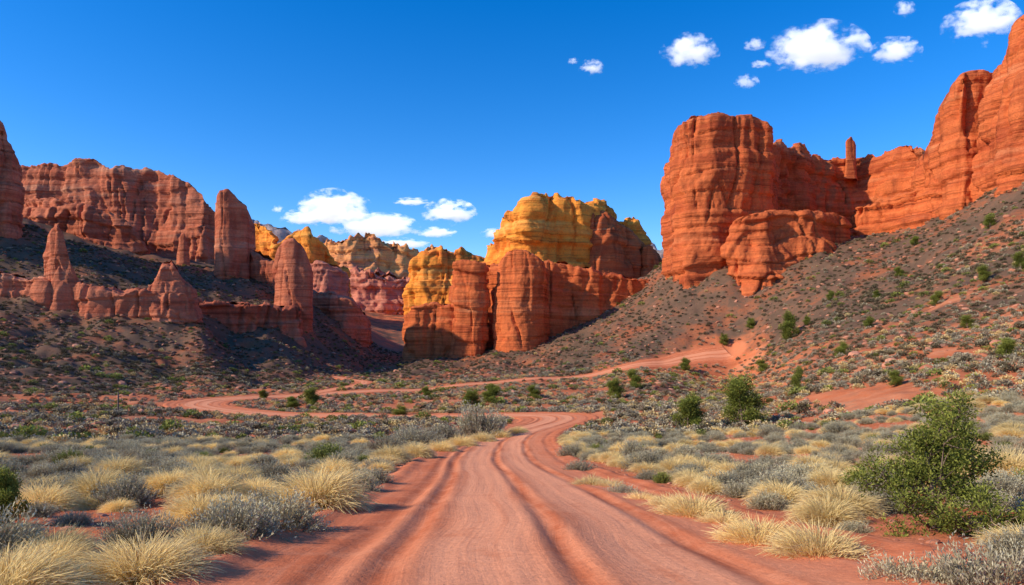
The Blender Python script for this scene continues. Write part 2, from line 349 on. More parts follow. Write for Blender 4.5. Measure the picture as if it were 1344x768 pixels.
    c0=np.array([X.mean(),Y.mean(),Z.min()])
    V=np.stack([X.ravel(),Y.ravel(),Z.ravel()],1)-c0
    me=mesh_q(name,V,gridq(Z.shape[0],Z.shape[1],True),mat,True)
    o=link(bpy.data.objects.new(name,me));o.location=c0;return o
# right side
rock('sandstone_cliff',[(985,335,184,330),(1020,345,184,320),(1035,355,188,315),(1060,362,190,310),(1078,372,202,308),(1100,380,208,305),(1150,372,200,300),(1190,350,190,285),(1205,335,195,278),(1222,325,208,270),(1250,300,186,255),(1290,280,166,240)],60,M_right,1.0,.09,3,1.,1.2,1,endr=14)
rock('shaded_half_butte',[(878,322,200,372),(885,312,172,368),(895,300,154,364),(905,298,145,362),(938,296,139,355),(983,300,148,350),(1008,308,160,345),(1018,322,182,340)],66,M_right,.75,.055,4,.8,.7,2,endr=13)
rock('sandstone_cliff',[(1222,285,164,262),(1232,275,134,258),(1245,268,106,255),(1262,262,84,250),(1295,262,80,245),(1325,262,84,240)],45,M_right,.9,.05,7,.8,.5,3,endr=12)
rock('sandstone_cliff',[(1298,246,76,240),(1308,240,46,238),(1322,236,22,232),(1350,230,0,225),(1420,220,-36,210),(1520,205,-66,190),(1650,190,-86,160)],55,M_right,.9,.05,7,.8,.5,4,endr=12)
rock('sandstone_ledge',[(946,290,318,365),(955,284,300,362),(970,280,282,360),(1000,278,272,356),(1050,282,270,352),(1090,290,276,345),(1114,300,286,335)],34,M_right,.65,.35,4,.75,.5,5,1.6,endr=9,bury=14)
rock('sandstone_ledge',[(1105,312,272,325),(1150,304,260,320),(1200,288,246,310),(1250,268,228,290),(1300,250,218,262),(1340,240,210,245)],30,M_right,.7,.2,3,.8,.7,6,1.5,endr=10)
rock('rock_spire',[(1109,376,184,225),(1117,376,178,225),(1125,376,186,225)],7,M_right,.4,.02,1.2,.12,.25,7,.5,1.,4,.5)
# centre
rock('shaded_half_butte',[(533,350,412,466),(540,347,402,466),(570,344,398,464),(605,342,402,464)],26,M_right,.7,.05,1.5,.6,.8,8,endr=6)
rock('rock_fin',[(592,338,356,464),(597,336,344,464),(608,334,340,464),(625,332,340,464),(642,334,346,464)],24,M_right,.6,.03,1.5,.5,.6,9,endr=5)
rock('rock_fin',[(652,332,344,464),(657,330,334,464),(668,326,330,464),(690,324,328,464),(706,326,334,464),(713,330,344,464),(720,336,358,460)],28,M_right,.6,.045,1.5,.55,.6,10,endr=6)
rock('sandstone_cliff',[(620,366,352,452),(650,362,346,450),(695,352,340,444),(730,350,344,440),(775,352,352,424),(810,356,362,410),(840,360,366,396),(868,364,372,390)],30,M_right,.75,.06,1.5,.8,.8,11,endr=8)
rock('sunlit_gold_butte',[(645,610,318,385),(650,600,304,385),(660,590,278,385),(676,582,262,385),(700,575,252,385),(712,578,258,385),(720,582,264,385),(735,580,254,383),(755,586,258,383),(775,600,264,380),(795,614,262,380),(812,632,280,380),(832,650,292,378),(844,665,312,378)],150,M_sunlit,1.4,.12,3,1.1,1.4,12,1.,2.0,20,4,endr=30)
rock('shaded_half_butte',[(762,588,286,380),(775,586,276,380),(795,590,274,380),(812,600,288,380),(832,614,302,378),(850,626,322,378)],60,M_right,1.4,.1,4,.8,.9,34,1.,1.6,20,4,endr=14)  # added red rock: the gold butte's shaded right half done in colour
rock('shaded_half_butte',[(838,610,322,378),(856,605,322,378),(868,608,336,378),(884,615,350,378)],60,M_right,1.6,.1,4,.7,.8,13,1.,1.6,12,4,endr=14)
# distant
rock('sunlit_gold_butte',[(322,840,292,400),(345,820,300,400),(365,800,318,400),(382,796,304,400),(402,790,296,400),(414,790,308,400),(430,800,318,400),(444,808,334,402),(456,820,350,402)],150,M_sunlit,2.0,.16,3,1.1,1.6,14,1.,2.2,20,4,endr=30)
rock('sandstone_ledge',[(395,770,350,402),(415,765,340,402),(440,768,346,404),(462,778,366,406)],60,M_farred,1.6,.15,3,.9,1.,35,1.,1.6,20,4,endr=12)  # added red ledge, colouring in the shaded lower half of the butte behind
rock('sunlit_gold_butte',[(540,1010,354,405),(548,990,342,405),(562,975,329,405),(582,970,320,405),(600,975,327,405),(618,985,335,405),(640,1000,346,402),(660,1020,360,400)],150,M_sunlit,2.4,.14,3,1.,1.7,15,1.,2.4,25,4,endr=30)
rock('distant_mesa',[(395,1300,322,415),(440,1250,312,415),(470,1250,304,415),(500,1260,308,415),(520,1280,320,412),(550,1300,326,410),(600,1350,330,405)],260,M_far,3.0,.35,3,1.1,2.,16,1.6,3.2,30,8,endr=60)
rock('distant_mesa',[(425,1150,370,435),(450,1130,354,435),(480,1120,350,435),(505,1120,356,435),(535,1140,362,430),(560,1160,366,425)],140,M_farred,2.4,.4,3,1.1,1.8,17,1.6,2.6,25,8,endr=40)
rock('distant_mountain',[(240,2300,290,400),(300,2250,288,400),(335,2200,282,400),(375,2200,290,400),(410,2250,302,400),(450,2300,316,400),(520,2400,330,400),(650,2500,345,400)],700,M_mtn,9,.5,8,1.,1.5,18,1.,5,30,20)
rock('distant_mountain',[(760,2300,330,400),(830,2200,322,400),(862,2150,316,400),(885,2150,322,400),(930,2200,318,400),(1000,2300,330,400)],700,M_mtn,9,.5,8,1.,1.5,19,1.,5,30,20)
# left side
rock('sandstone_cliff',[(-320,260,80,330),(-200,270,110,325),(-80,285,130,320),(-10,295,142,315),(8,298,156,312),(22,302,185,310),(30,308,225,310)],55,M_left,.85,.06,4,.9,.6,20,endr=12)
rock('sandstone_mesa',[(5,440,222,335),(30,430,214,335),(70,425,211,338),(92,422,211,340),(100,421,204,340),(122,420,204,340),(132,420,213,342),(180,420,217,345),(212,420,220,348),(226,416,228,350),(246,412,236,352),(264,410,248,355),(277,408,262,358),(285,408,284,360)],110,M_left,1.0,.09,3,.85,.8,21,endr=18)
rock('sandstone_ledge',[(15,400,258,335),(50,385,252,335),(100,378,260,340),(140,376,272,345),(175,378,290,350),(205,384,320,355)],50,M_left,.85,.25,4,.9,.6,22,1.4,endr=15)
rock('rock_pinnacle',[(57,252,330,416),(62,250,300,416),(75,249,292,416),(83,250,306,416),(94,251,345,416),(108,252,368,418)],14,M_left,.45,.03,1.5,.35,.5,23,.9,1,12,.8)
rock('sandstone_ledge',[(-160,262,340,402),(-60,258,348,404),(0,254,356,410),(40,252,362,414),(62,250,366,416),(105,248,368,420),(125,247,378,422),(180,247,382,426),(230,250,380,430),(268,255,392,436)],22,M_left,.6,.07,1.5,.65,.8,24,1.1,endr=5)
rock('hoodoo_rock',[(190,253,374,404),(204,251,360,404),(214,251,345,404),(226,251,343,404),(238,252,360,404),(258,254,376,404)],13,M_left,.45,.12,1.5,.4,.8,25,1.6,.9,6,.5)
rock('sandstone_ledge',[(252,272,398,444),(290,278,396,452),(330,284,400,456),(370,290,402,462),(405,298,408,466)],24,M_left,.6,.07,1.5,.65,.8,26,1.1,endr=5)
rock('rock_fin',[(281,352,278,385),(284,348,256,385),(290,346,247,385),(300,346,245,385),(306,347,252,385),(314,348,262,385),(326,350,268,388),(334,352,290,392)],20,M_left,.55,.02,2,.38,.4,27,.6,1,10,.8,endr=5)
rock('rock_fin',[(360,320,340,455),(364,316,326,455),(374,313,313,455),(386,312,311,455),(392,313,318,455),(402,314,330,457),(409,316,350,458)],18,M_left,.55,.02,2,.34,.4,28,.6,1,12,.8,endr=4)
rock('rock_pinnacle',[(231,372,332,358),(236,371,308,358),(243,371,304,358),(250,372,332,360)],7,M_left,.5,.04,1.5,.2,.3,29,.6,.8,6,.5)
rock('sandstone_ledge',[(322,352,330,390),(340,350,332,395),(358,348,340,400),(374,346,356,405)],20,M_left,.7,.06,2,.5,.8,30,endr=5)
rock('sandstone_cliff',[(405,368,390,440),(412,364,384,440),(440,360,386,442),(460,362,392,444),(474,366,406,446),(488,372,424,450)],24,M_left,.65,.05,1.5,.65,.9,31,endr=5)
# ------------------------------------------------------------ vegetation
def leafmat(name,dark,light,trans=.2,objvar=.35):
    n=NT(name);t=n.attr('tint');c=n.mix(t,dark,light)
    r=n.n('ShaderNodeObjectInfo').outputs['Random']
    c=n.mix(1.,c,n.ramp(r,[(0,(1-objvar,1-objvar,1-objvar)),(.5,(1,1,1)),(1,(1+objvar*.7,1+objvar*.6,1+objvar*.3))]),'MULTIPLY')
    d=n.n('ShaderNodeBsdfDiffuse',{'Color':c}).outputs[0]
    if trans:
        tr=n.n('ShaderNodeBsdfTranslucent',{'Color':c}).outputs[0]
        d=n.n('ShaderNodeMixShader',{0:trans,1:d,2:tr}).outputs[0]
    n.t.links.new(d,n.out.inputs[0]);return n.m
M_sage=leafmat('sagebrush_leaves',(.27,.22,.13),(.60,.56,.375),.15,.25)
M_sagef=leafmat('far_sagebrush_leaves',(.18,.145,.09),(.50,.44,.30),0,.3)
M_grassf=leafmat('far_dry_grass',(.38,.26,.10),(.78,.61,.29),0,.3)
M_grass=leafmat('dry_grass_blades',(.56,.39,.13),(.97,.77,.36),.3,.18)
M_green=leafmat('green_shrub_leaves',(.08,.09,.025),(.34,.37,.09),.15)
M_dark=leafmat('blackbrush_leaves',(.06,.05,.028),(.21,.17,.10),0)
M_jun=leafmat('juniper_foliage',(.05,.07,.012),(.40,.43,.09),.25,.15)
def barkm():
    n=NT('juniper_bark');p=n.pos();w=n.noise(n.mapp(p,(30,30,5)),1.,5,.6)
    n.bsdf(n.ramp(w,[(.35,(.10,.065,.045)),(.65,(.28,.20,.15))]),.9,n.bump(w,.8,.02));return n.m
M_bark=barkm()
def unit(v): return v/(np.linalg.norm(v,axis=-1,keepdims=True)+1e-9)
def quads_leaf(P,D,L,Wd,r):
    n=len(P);side=unit(np.cross(D,r.normal(size=(n,3))))
    mid=P+D*L*.5
    V=np.stack([P-side*Wd*.2,mid-side*Wd*.5,P+D*L,mid+side*Wd*.5],1)
    return V.reshape(-1,3)
def strips(pts,wid,r):
    n,k,_=pts.shape;D=unit(pts[:,-1]-pts[:,0]);side=unit(np.cross(D,r.normal(size=(n,3))))
    w=wid[None,:,None] if wid.ndim==1 else wid[:,:,None]
    A=pts-side[:,None]*w;B=pts+side[:,None]*w
    V=np.stack([A,B],2).reshape(-1,3)
    base=(np.arange(n)*2*k)[:,None];j=np.arange(k-1)[None]*2
    Q=np.stack([base+j,base+j+1,base+j+3,base+j+2],-1).reshape(-1,4)
    return V,Q
def shrub(name,mat,seed,tips=330,leaves=13,ll=.055,lw=.014,Rx=.75,Hh=.62,lump=.25,twigs=True):
    r=np.random.default_rng(seed)
    az=r.uniform(0,2*np.pi,tips);cz=r.uniform(-.02,1,tips)**.8;sz=np.sqrt(1-np.clip(cz,0,1)**2)
    D=np.stack([np.cos(az)*sz,np.sin(az)*sz,cz],1)
    lum=1+lump*fbm(D[:,0]*1.6+seed,D[:,1]*1.6,D[:,2]*1.6,2)
    rad_=lum*r.uniform(.62,1.03,tips)
    tip=D*rad_[:,None]*np.array([Rx,Rx,Hh]);tip[:,2]=np.abs(tip[:,2])+.03
    root=np.stack([tip[:,0]*.12,tip[:,1]*.12,np.zeros(tips)],1)
    md=root*.5+tip*.5+np.stack([tip[:,0]*.12,tip[:,1]*.12,-.02+0*az],1)
    tt=r.uniform(.45,1.05,(tips,leaves));tw=unit(tip-md)
    P=(md[:,None]+(tip-md)[:,None]*((tt-.45)/.55)[...,None]).reshape(-1,3)+r.normal(0,.022,(tips*leaves,3))*Rx
    Dl=unit(np.repeat(tw,leaves,0)*.8+r.normal(0,.55,(tips*leaves,3))+np.array([0,0,.25]))
    P[:,2]=np.maximum(P[:,2],.01)
    V=quads_leaf(P,Dl,ll*r.uniform(.6,1.3,(len(P),1)),lw,r)
    Q=np.arange(len(V)).reshape(-1,4)
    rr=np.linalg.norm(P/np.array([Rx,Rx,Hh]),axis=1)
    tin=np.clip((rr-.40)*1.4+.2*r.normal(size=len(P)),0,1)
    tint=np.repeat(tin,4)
    if twigs:
        pts=np.stack([root,md,tip],1);v2,q2=strips(pts,np.array([.008,.005,.002]),r)
        Q=np.vstack([Q,q2+len(V)]);V=np.vstack([V,v2]);tint=np.r_[tint,np.full(len(v2),.12)]
    return mesh_q(name,V,Q,mat,False,{'tint':tint})
def tussock(name,mat,seed,nb=900,Lb=.72,w=.0050,spread=.42,tilt=1.15):
    r=np.random.default_rng(seed)
    az=r.uniform(0,2*np.pi,nb);th=tilt*r.uniform(0,1,nb)**.60
    lob=1+.20*fbm(np.cos(az)*1.6+seed,np.sin(az)*1.6,th*2.,2)
    l=Lb*r.uniform(.72,1.0,nb)*lob*(1-.14*(th/tilt))
    br=spread*np.sqrt(r.uniform(0,1,nb))*(0.35+.65*th/tilt)
    a2=az+r.normal(0,.45,nb)
    b=np.stack([np.cos(az)*br,np.sin(az)*br,0*az],1)
    pts=[];th2=th+r.normal(0,.18,nb)
    for k,t in enumerate((0,.4,.75,1.)):
        tht=np.clip(th2,-.2,1.6)*(.42+.5*t)+.28*t*t
        pts.append(b+np.stack([np.cos(a2)*np.sin(tht),np.sin(a2)*np.sin(tht),np.cos(tht)],1)*(l*t)[:,None]+ (r.normal(0,.02,(nb,3)) if k else 0))
    pts=np.stack(pts,1);pts[...,2]=np.maximum(pts[...,2],0)
    V,Q=strips(pts,np.array([w,w,w*.9,w*.4]),r)
    tb=r.uniform(-.35,.3,nb)
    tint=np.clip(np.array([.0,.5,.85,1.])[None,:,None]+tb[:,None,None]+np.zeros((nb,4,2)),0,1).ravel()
    return mesh_q(name,V,Q,mat,False,{'tint':tint})
def lowshrub(name,mat,seed,n=200,s=.17,flat=.62):
    r=np.random.default_rng(seed);D=unit(r.normal(size=(n,3)));D[:,2]=np.abs(D[:,2])
    rr=r.uniform(.45,1,n)*(1+.25*fbm(D[:,0]*1.5+seed,D[:,1]*1.5,D[:,2],2))
    P=D*rr[:,None]*np.array([.5,.5,flat*.8]);
    V=quads_leaf(P,unit(D+r.normal(0,.7,(n,3))),s*r.uniform(.6,1.2,(n,1)),s*.55,r)
    tint=np.repeat(np.clip((rr-.4)*1.2*.6+P[:,2]*.9+.18*r.normal(size=n),0,1),4)
    return mesh_q(name,V,np.arange(len(V)).reshape(-1,4),mat,False,{'tint':tint})
def tube(pts,rads,ns=6):
    pts=np.asarray(pts);n=len(pts);T=unit(np.gradient(pts,axis=0));up=np.array([.3,.5,.81])
    A=unit(np.cross(T,up));B=np.cross(T,A);a=np.linspace(0,2*np.pi,ns,endpoint=False)
    V=(pts[:,None]+(A[:,None]*np.cos(a)[None,:,None]+B[:,None]*np.sin(a)[None,:,None])*np.asarray(rads)[:,None,None]).reshape(-1,3)
    return V,gridq(n,ns,True)
def juniper(name,seed,limbs=9,subs=6,cl=2,nl=85,spread=.75,cs=.075,leaf=.05,low=.05,sub=.22,rise=.5):
    r=np.random.default_rng(seed);VB=[];QB=[];nb=0;cent=[]
    def addt(p,rd):
        nonlocal nb
        v,q=tube(p,rd);VB.append(v);QB.append(q+nb);nb+=len(v)
    lean=r.normal(0,.06,2)
    tp=np.array([[0,0,-.05],[lean[0]*.3,lean[1]*.3,.15],[lean[0]+.03,lean[1],.4],[lean[0]*1.6,lean[1]*1.2+.03,.78]])
    addt(tp,np.array([.04,.034,.022,.008]))
    for i in range(limbs):
        t=r.uniform(low,.95);k=t*3;i0=min(int(k),2);b=tp[i0]+(tp[i0+1]-tp[i0])*(k-i0)
        az=i*2.4+r.normal(0,.4);el=r.uniform(.1,.7)+t*rise;Ln=spread*r.uniform(.5,1.)*(1-.45*t)
        d=np.array([math.cos(az)*math.cos(el),math.sin(az)*math.cos(el),math.sin(el)])
        p=[b];
        for s_ in range(1,5):
            d=unit(d+r.normal(0,.18,3)+np.array([0,0,.06]));p.append(p[-1]+d*Ln/4)
        p=np.array(p);addt(p,np.array([.018,.014,.010,.006,.003]))
        for j in range(subs):
            q=r.uniform(1.0,4.);i1=min(int(q),3);bb=p[i1]+(p[i1+1]-p[i1])*(q-i1)
            dd=unit(d+r.normal(0,.75,3)+np.array([0,0,.25]));l2=r.uniform(.4,1.)*sub
            e=bb+dd*l2;addt(np.array([bb,bb+dd*l2*.5+r.normal(0,.01,3),e]),np.array([.006,.004,.002]))
            for c in range(cl): cent.append(bb+(e-bb)*r.uniform(.5,1.1)+r.normal(0,.03,3))
        cent.append(p[-1])
    for c in range(int(4*limbs/9)): cent.append(tp[-1]+r.normal(0,.06,3))
    cent=np.array(cent);C=np.repeat(cent,nl,0);cb=np.repeat(r.uniform(-.2,.25,len(cent)),nl)
    off=r.normal(0,1,(len(C),3))*np.array([cs,cs,cs*.75]);P=C+off
    V=quads_leaf(P,unit(off+r.normal(0,.03,off.shape)+np.array([0,0,.03])),leaf*r.uniform(.6,1.2,(len(P),1)),leaf*.42,r)
    tint=np.repeat(np.clip(.42+off[:,2]/cs*.22+cb+.15*r.normal(size=len(P)),0,1),4)
    return (mesh_q(name+'_foliage',V,np.arange(len(V)).reshape(-1,4),M_jun,False,{'tint':tint}),
            mesh_q(name+'_trunk',np.vstack(VB),np.vstack(QB),M_bark,True))
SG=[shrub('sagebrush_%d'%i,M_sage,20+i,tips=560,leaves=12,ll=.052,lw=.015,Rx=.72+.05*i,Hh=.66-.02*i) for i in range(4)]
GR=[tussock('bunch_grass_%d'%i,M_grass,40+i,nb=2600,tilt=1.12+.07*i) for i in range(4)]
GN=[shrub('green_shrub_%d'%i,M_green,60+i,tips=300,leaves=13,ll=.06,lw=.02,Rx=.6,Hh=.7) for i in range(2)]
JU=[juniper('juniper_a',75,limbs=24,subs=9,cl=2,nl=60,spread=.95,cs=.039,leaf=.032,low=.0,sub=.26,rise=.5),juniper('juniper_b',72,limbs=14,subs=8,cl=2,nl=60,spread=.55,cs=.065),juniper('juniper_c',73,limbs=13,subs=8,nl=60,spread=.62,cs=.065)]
def srccol(name,meshes):
    c=bpy.data.collections.new(name)
    for i,m_ in enumerate(meshes): c.objects.link(bpy.data.objects.new('%s_%02d'%(name,i),m_))
    return c
def scatter(name,col,P,scl,rot,idx):
    me=bpy.data.meshes.new(name);me.vertices.add(len(P));me.vertices.foreach_set('co',np.asarray(P,np.float32).ravel())
    a=me.attributes.new('scl','FLOAT_VECTOR','POINT');a.data.foreach_set('vector',np.asarray(scl,np.float32).ravel())
    a=me.attributes.new('rot','FLOAT_VECTOR','POINT');a.data.foreach_set('vector',np.asarray(rot,np.float32).ravel())
    a=me.attributes.new('idx','INT','POINT');a.data.foreach_set('value',np.asarray(idx,np.int32))
    o=link(bpy.data.objects.new(name,me))
    ng=bpy.data.node_groups.new(name+'_nodes','GeometryNodeTree')
    ng.interface.new_socket('Geometry',in_out='INPUT',socket_type='NodeSocketGeometry')
    ng.interface.new_socket('Geometry',in_out='OUTPUT',socket_type='NodeSocketGeometry')
    N=ng.nodes;gi=N.new('NodeGroupInput');go=N.new('NodeGroupOutput')
    ip=N.new('GeometryNodeInstanceOnPoints');ci=N.new('GeometryNodeCollectionInfo')
    ci.inputs['Collection'].default_value=col;ci.inputs['Separate Children'].default_value=True;ci.inputs['Reset Children'].default_value=True
    def na(nm,ty):
        x=N.new('GeometryNodeInputNamedAttribute');x.data_type=ty;x.inputs['Name'].default_value=nm
        return [s for s in x.outputs if s.enabled and s.name=='Attribute'][0]
    ip.inputs['Pick Instance'].default_value=True
    er=N.new('FunctionNodeEulerToRotation')
    lk=ng.links.new
    lk(gi.outputs[0],ip.inputs['Points']);lk(ci.outputs[0],ip.inputs['Instance']);lk(na('idx','INT'),ip.inputs['Instance Index'])
    lk(na('rot','FLOAT_VECTOR'),er.inputs[0]);lk(er.outputs[0],ip.inputs['Rotation']);lk(na('scl','FLOAT_VECTOR'),ip.inputs['Scale'])
    lk(ip.outputs[0],go.inputs[0])
    md=o.modifiers.new('instances','NODES');md.node_group=ng;return o
def place(name,me,u,v,wpx,base_w,sz=1.,yaw=None):
    d=depth_at(u,v);x=(u-CX)/F*d
    z,_=ground(np.array([x]),np.array([d]));s=wpx/F*d/base_w
    if isinstance(me,tuple):
        o=link(bpy.data.objects.new(name,None))
        a=bpy.data.objects.new('foliage',me[0]);b=bpy.data.objects.new('trunk',me[1])
        for c in (a,b): link(c);c.parent=o
    else: o=link(bpy.data.objects.new(name,me))
    o.location=(x,d,float(z[0])-.02);o.scale=(s,s,s*sz);o.rotation_euler=(0,0,rng.uniform(0,6.28) if yaw is None else yaw)
    return (x,d,wpx/F*d/2)
placed=[]
for i,(k,u,v,w,sz) in enumerate([
 ('g',70,742,96,1),('g',12,775,90,1.),('s',185,720,116,1),('g',185,772,150,.9),('g',262,738,98,1),('s',305,712,140,1),('s',365,700,124,1),('g',415,672,116,1),('s',470,648,66,1),('s',490,638,60,1),('s',25,708,64,.9),('s',95,690,50,.9),('s',50,682,54,.9),('g',112,668,40,1),('g',155,674,38,1),('n',92,614,44,1),('n',265,609,30,1),('n',428,612,58,1),
 ('g',438,630,62,1),('s',545,587,70,1),('s',630,574,84,1.2),('s',580,582,62,1),('g',512,608,48,1),('g',545,602,44,1),('g',578,593,40,1),('g',605,586,38,1),('g',632,580,34,1),('g',656,575,30,1),('g',680,569,26,1),('s',505,594,56,1.),('s',350,672,70,1),('g',335,655,55,1),('s',290,668,60,1),('s',240,655,52,1),('s',200,645,50,1),
 ('g',1076,734,122,1.1),('g',996,716,108,1),('s',1205,765,150,.95),('s',1305,772,190,1.05),('g',912,680,92,1),('g',878,668,62,1),('s',818,650,58,1),('g',776,638,46,1),('g',800,640,44,.9),('s',750,600,44,1),('s',760,618,50,1),('s',1045,640,78,1),('s',985,625,60,1),('s',850,620,66,1),('s',1100,572,44,1),('g',1325,636,90,1),('g',950,690,70,1),('s',833,602,52,1),('s',1345,740,110,1.),('s',1150,655,66,1),('g',1090,645,56,1),('s',1010,575,36,1),('s',900,604,48,1),('g',1265,602,50,1),('g',1150,745,60,.8),('g',1038,722,60,.9),('s',1120,700,50,.8),('g',843,658,48,1),('s',778,588,40,1),('s',950,645,60,1),('s',1010,668,64,.9),('s',1080,668,60,.9)]):
    me={'g':GR,'s':SG,'n':GN}[k];me=me[i%len(me)]
    bw={'g':1.3,'s':1.45,'n':1.2}[k]
    placed.append(place({'g':'bunch_grass','s':'sagebrush','n':'green_shrub'}[k],me,u,v,w,bw,sz))
for j,u,v,w,sz in [(0,1230,694,240,.97),(2,975,560,64,1.1),(1,903,564,54,.9),(1,1037,449,30,1.3),(2,1047,516,20,1.7),(1,10,692,60,1.3),(2,1258,263,24,1.1),(1,806,524,32,.9),(2,832,512,26,1.),(1,1176,508,24,.9),(2,700,524,24,.8),(1,645,532,34,.8),(2,620,535,30,.8),(1,408,531,28,.9),(1,385,535,24,.7),(2,525,545,24,.6),(1,345,523,18,.8),(2,1340,350,24,1),(1,900,488,20,.9),(2,950,455,14,1),(2,1105,470,22,.9),(1,1140,430,18,.9),(2,1230,400,20,.9),(1,1290,372,22,1),(2,1180,365,16,.9),(1,1090,395,14,1),(2,985,430,14,1),(1,1320,470,30,.9),(2,1000,490,20,.9),(1,560,520,18,.8),(1,1200,325,15,.9),(2,1300,300,18,.9),(1,1150,395,13,.9),(2,1270,430,20,.9),(1,1060,430,14,.9)]:
    placed.append(place('juniper_tree',JU[j],u,v,w,1.6 if j==0 else 1.15,sz))
PL=np.array(placed)
def cand(n,r0,r1,a0=-41,a1=41):
    r=np.sqrt(rng.uniform(r0**2,r1**2,n));a=np.radians(rng.uniform(a0,a1,n));return np.sin(a)*r,np.cos(a)*r
def relax(x,y,mind):
    key={};keep=[]
    for i in range(len(x)):
        k=(int(x[i]//mind),int(y[i]//mind));ok=True
        for dx in (-1,0,1):
            for dy in (-1,0,1):
                for j in key.get((k[0]+dx,k[1]+dy),()):
                    if (x[i]-x[j])**2+(y[i]-y[j])**2<mind*mind: ok=False
        if ok: key.setdefault(k,[]).append(i);keep.append(i)
    return np.array(keep)
x,y=cand(12000,5,62);x2,y2=cand(300,4,40,-180,180);m2=np.abs(np.arctan2(x2,y2))>R_(41);x=np.r_[x,x2[m2]];y=np.r_[y,y2[m2]]
k=relax(x,y,.86);x,y=x[k],y[k]
rdn=road_dist(x,y);den=fbm(x/7,y/7,0*x+2,2)
keep=(rdn>.35)&((den>-.32)|(rdn<2.5))&(rng.uniform(size=len(x))<.93)
dp=np.sqrt((x[:,None]-PL[None,:,0])**2+(y[:,None]-PL[None,:,1])**2)-PL[None,:,2]
keep&=dp.min(1)>.2
x,y,rdn=x[keep],y[keep],rdn[keep]
z,t=ground(x,y);n=len(x);ty=rng.uniform(size=n);gn=fbm(x/9+30,y/9,0*x,2)
grassy=(ty+gn*.35+.45*(rdn<1.8))>.76
idx=np.where(grassy,4+rng.integers(0,4,n),rng.integers(0,4,n));idx=np.where(rng.uniform(size=n)<.045,8+rng.integers(0,2,n),idx)
s=rng.uniform(.40,1.1,n)*1.0;s=np.where(rdn<2.,np.clip(s,.6,.9),s);s=np.where(idx>=8,s*.9,s)
scatter('scrub_vegetation',srccol('scrub_near',SG+GR+GN),np.stack([x,y,z-.02],1),np.stack([s,s,s*rng.uniform(.75,1.05,n)],1),np.stack([rng.normal(0,.06,n),rng.normal(0,.06,n),rng.uniform(0,6.28,n)],1),idx)
print('near',n)
LOW=[lowshrub('low_%d'%i,m_,80+i) for i,m_ in enumerate([M_sagef,M_sagef,M_sagef,M_grassf,M_grassf,M_green,M_dark,M_dark])]
lc=srccol('scrub_far',LOW)
X=[];Y=[]
for nn,r0,r1,md in ((36000,58,130,1.05),(50000,130,240,1.35),(52000,240,420,1.9)):
    x,y=cand(nn,r0,r1);k=relax(x,y,md);X.append(x[k]);Y.append(y[k])
x=np.concatenate(X);y=np.concatenate(Y);rdn=road_dist(x,y);keep=(rdn>.8)&((fbm(x/14,y/14,0*x+5,3)>-.42)|(rdn<3))&(rng.uniform(size=len(x))<.9)
x,y=x[keep],y[keep];z,t=ground(x,y);n=len(x);r=np.hypot(x,y)
ty=rng.uniform(size=n);darkp=np.clip(t*.80+.10,0,.85)
gr=rng.uniform(size=n)<.28*(1-t)+.04
idx=np.where(ty<darkp,6+rng.integers(0,2,n),np.where(gr,3+rng.integers(0,2,n),rng.integers(0,3,n)));idx=np.where(rng.uniform(size=n)<.07,5,idx)
s=rng.uniform(.6,1.6,n)*(1+.25*(r>200));s=np.where((idx==5)&(rng.uniform(size=n)<.3),s*1.7,s)
scatter('hillside_scrub',lc,np.stack([x,y,z-.03],1),np.stack([s,s,s*rng.uniform(.7,1.1,n)],1),np.stack([0*x,0*x,rng.uniform(0,6.28,n)],1),idx)
print('far',n)
def stone(name,mat,seed):
    import bmesh
    bm=bmesh.new();bmesh.ops.create_icosphere(bm,subdivisions=2,radius=.5)
    v=np.array([q.co[:] for q in bm.verts]);d=1+.35*np.round(3*perlin(v[:,0]*1.8+seed,v[:,1]*1.8,v[:,2]*1.8))/3+.12*perlin(v[:,0]*5,v[:,1]*5+seed,v[:,2]*5)
    for q,k in zip(bm.verts,d): q.co=q.co*k;q.co.z*=.6
    me=bpy.data.meshes.new(name);bm.to_mesh(me);bm.free();me.materials.append(mat);return me
def stonemat(name,a,b):
    n=NT(name);p=n.pos();r=n.n('ShaderNodeObjectInfo').outputs['Random'];c=n.mix(r,a,b)
    f=n.noise(p,6.,5,.7);c=n.mix(1.,c,n.ramp(f,[(.3,(.7,.7,.7)),(.7,(1.2,1.2,1.2))]),'MULTIPLY');n.bsdf(c,.9,n.bump(f,.6,.05));return n.m
MS1=stonemat('red_stone',(.40,.13,.06),(.62,.28,.17));MS2=stonemat('dark_rubble',(.12,.07,.048),(.33,.16,.10))
sc=srccol('stones',[stone('stone_%d'%i,MS1 if i<3 else MS2,i*7.7) for i in range(6)])
x,y=cand(7000,4.5,60);x2,y2=cand(16000,60,400);x=np.r_[x,x2];y=np.r_[y,y2];rdn=road_dist(x,y);k=(rdn>-.1);x,y=x[k],y[k]
z,t=ground(x,y);r=np.hypot(x,y);n=len(x);k=(r<60)|(rng.uniform(size=n)<t*.9+.15);x,y,z,t,r=x[k],y[k],z[k],t[k],r[k];n=len(x)
s=np.where(r<60,.04+.18*rng.uniform(size=n)**4,.3+1.8*rng.uniform(size=n)**3)
idx=np.where(rng.uniform(size=n)<t*.7,3,0)+rng.integers(0,3,n)
scatter('scattered_stones',sc,np.stack([x,y,z],1),np.stack([s,s*rng.uniform(.7,1.3,n),s*rng.uniform(.6,1.1,n)],1),np.stack([rng.normal(0,.2,n),rng.normal(0,.2,n),rng.uniform(0,6.28,n)],1),idx)
d=depth_at(155,546);xx=(155-CX)/F*d;zz=float(ground(np.array([xx]),np.array([d]))[0][0])
v,q=tube(np.array([[0,0,-.3],[.01,0,.8],[0,.02,1.7],[.03,0,3.1],[.03,0,3.12]]),[.14,.13,.12,.10,.01],8)
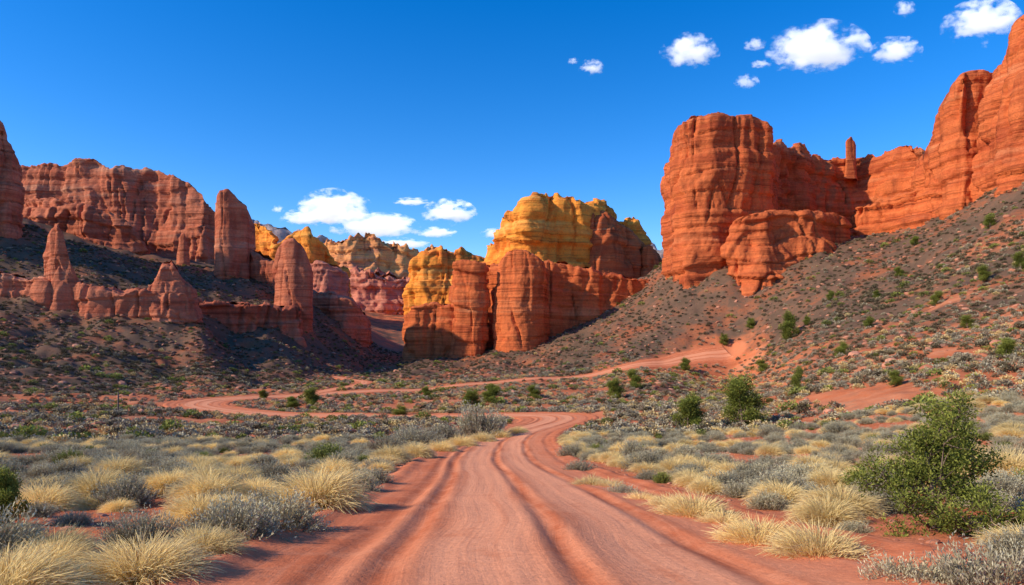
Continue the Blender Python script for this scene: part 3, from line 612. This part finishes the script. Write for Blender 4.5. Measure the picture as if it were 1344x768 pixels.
o=link(bpy.data.objects.new('wooden_post',mesh_q('wooden_post',v,q,M_bark,True)));o.location=(xx,d,zz)
# ------------------------------------------------------------ clouds
def cloudmat():
    n=NT('cumulus_cloud');tc=n.n('ShaderNodeTexCoord').outputs['Object']
    rnd=n.n('ShaderNodeObjectInfo').outputs['Random']
    off=n.n('ShaderNodeCombineXYZ',{'X':n.math('MULTIPLY',rnd,60.),'Y':n.math('MULTIPLY',rnd,31.),'Z':0.}).outputs[0]
    v=n.n('ShaderNodeVectorMath',{0:tc,1:off},operation='ADD').outputs[0]
    ln=n.n('ShaderNodeVectorMath',{0:tc},operation='LENGTH').outputs['Value']
    nz=n.noise(v,2.0,5,.62)
    sep=n.n('ShaderNodeSeparateXYZ',{0:tc})
    bot=n.rampf(sep.outputs[2],-.55,-.15,.5,0)
    f=n.math('SUBTRACT',n.math('ADD',n.math('SUBTRACT',1.,ln),n.math('MULTIPLY',n.math('SUBTRACT',nz,.5),3.2)),bot)
    de=n.rampf(f,.28,.72)
    hgt=n.rampf(sep.outputs[2],-.5,.35,.60,1.)  # paints cloud tops brighter and bases dimmer
    dens=n.math('MULTIPLY',de,.045)
    vol=n.n('ShaderNodeVolumePrincipled',{'Color':(.95,.96,1.),'Density':dens,'Emission Strength':n.math('MULTIPLY',n.math('MULTIPLY',dens,hgt),.76),'Emission Color':(.95,.96,1.)}).outputs[0]  # emission stands in for sunlight scattered inside the cloud
    n.t.links.new(vol,n.out.inputs['Volume']);return n.m
MC=cloudmat()
import bmesh
bm=bmesh.new();bmesh.ops.create_icosphere(bm,subdivisions=3,radius=1.);cme=bpy.data.meshes.new('cloud');bm.to_mesh(cme);bm.free();cme.materials.append(MC)
for u,v,w,h,d in [(905,72,66,40,1800),(1073,68,112,56,1800),(1175,70,58,32,1800),(1288,33,84,48,1800),(991,60,26,16,1800),(980,109,28,18,1800),(998,85,24,9,1800),(777,90,30,18,1800),(752,81,14,9,1800),(1187,13,24,20,1800),
  (440,278,84,44,3200),(492,300,100,34,3200),(590,281,62,30,3200),(575,307,44,14,3200),(650,308,34,14,3200),(540,266,40,10,3200),(365,276,14,10,3200),(530,322,60,14,3200),(400,288,56,20,3200)]:
    o=link(bpy.data.objects.new('cloud',cme));o.location=((u-CX)/F*d,d,H+(HY-v)/F*d)
    o.scale=(w/F*d*.62,w/F*d*.4,h/F*d*.72)
# ------------------------------------------------------------ light, world, camera
sv=Vector((-.86,-.25,.52)).normalized();el=math.asin(sv.z);az=math.atan2(sv.x,sv.y)
w=bpy.data.worlds.new('World');scene.world=w;w.use_nodes=True;nt=w.node_tree;bg=nt.nodes['Background']
sky=nt.nodes.new('ShaderNodeTexSky');sky.sky_type='NISHITA';sky.sun_disc=False;sky.sun_elevation=el;sky.sun_rotation=az%(2*math.pi)
sky.altitude=1500;sky.air_density=1.;sky.dust_density=.5;sky.ozone_density=3.
hs=nt.nodes.new('ShaderNodeHueSaturation');hs.inputs['Hue'].default_value=.509;hs.inputs['Saturation'].default_value=1.40;hs.inputs['Value'].default_value=1.5
nt.links.new(sky.outputs[0],hs.inputs['Color']);nt.links.new(hs.outputs[0],bg.inputs[0]);bg.inputs[1].default_value=.15
L=bpy.data.lights.new('sun','SUN');L.energy=5.;L.angle=R_(1.);L.color=(1,.86,.66)
lo=link(bpy.data.objects.new('sun',L));lo.rotation_euler=sv.to_track_quat('Z','Y').to_euler();lo.location=(-50,-30,80)
cam=bpy.data.cameras.new('camera');cam.lens=24;cam.sensor_width=36;cam.shift_y=56/1344;cam.clip_start=.1;cam.clip_end=30000
co=link(bpy.data.objects.new('camera',cam));co.location=(0,0,H);co.rotation_euler=(math.pi/2,0,0);scene.camera=co
scene.view_settings.view_transform='Standard';scene.view_settings.look='None';scene.view_settings.exposure=0
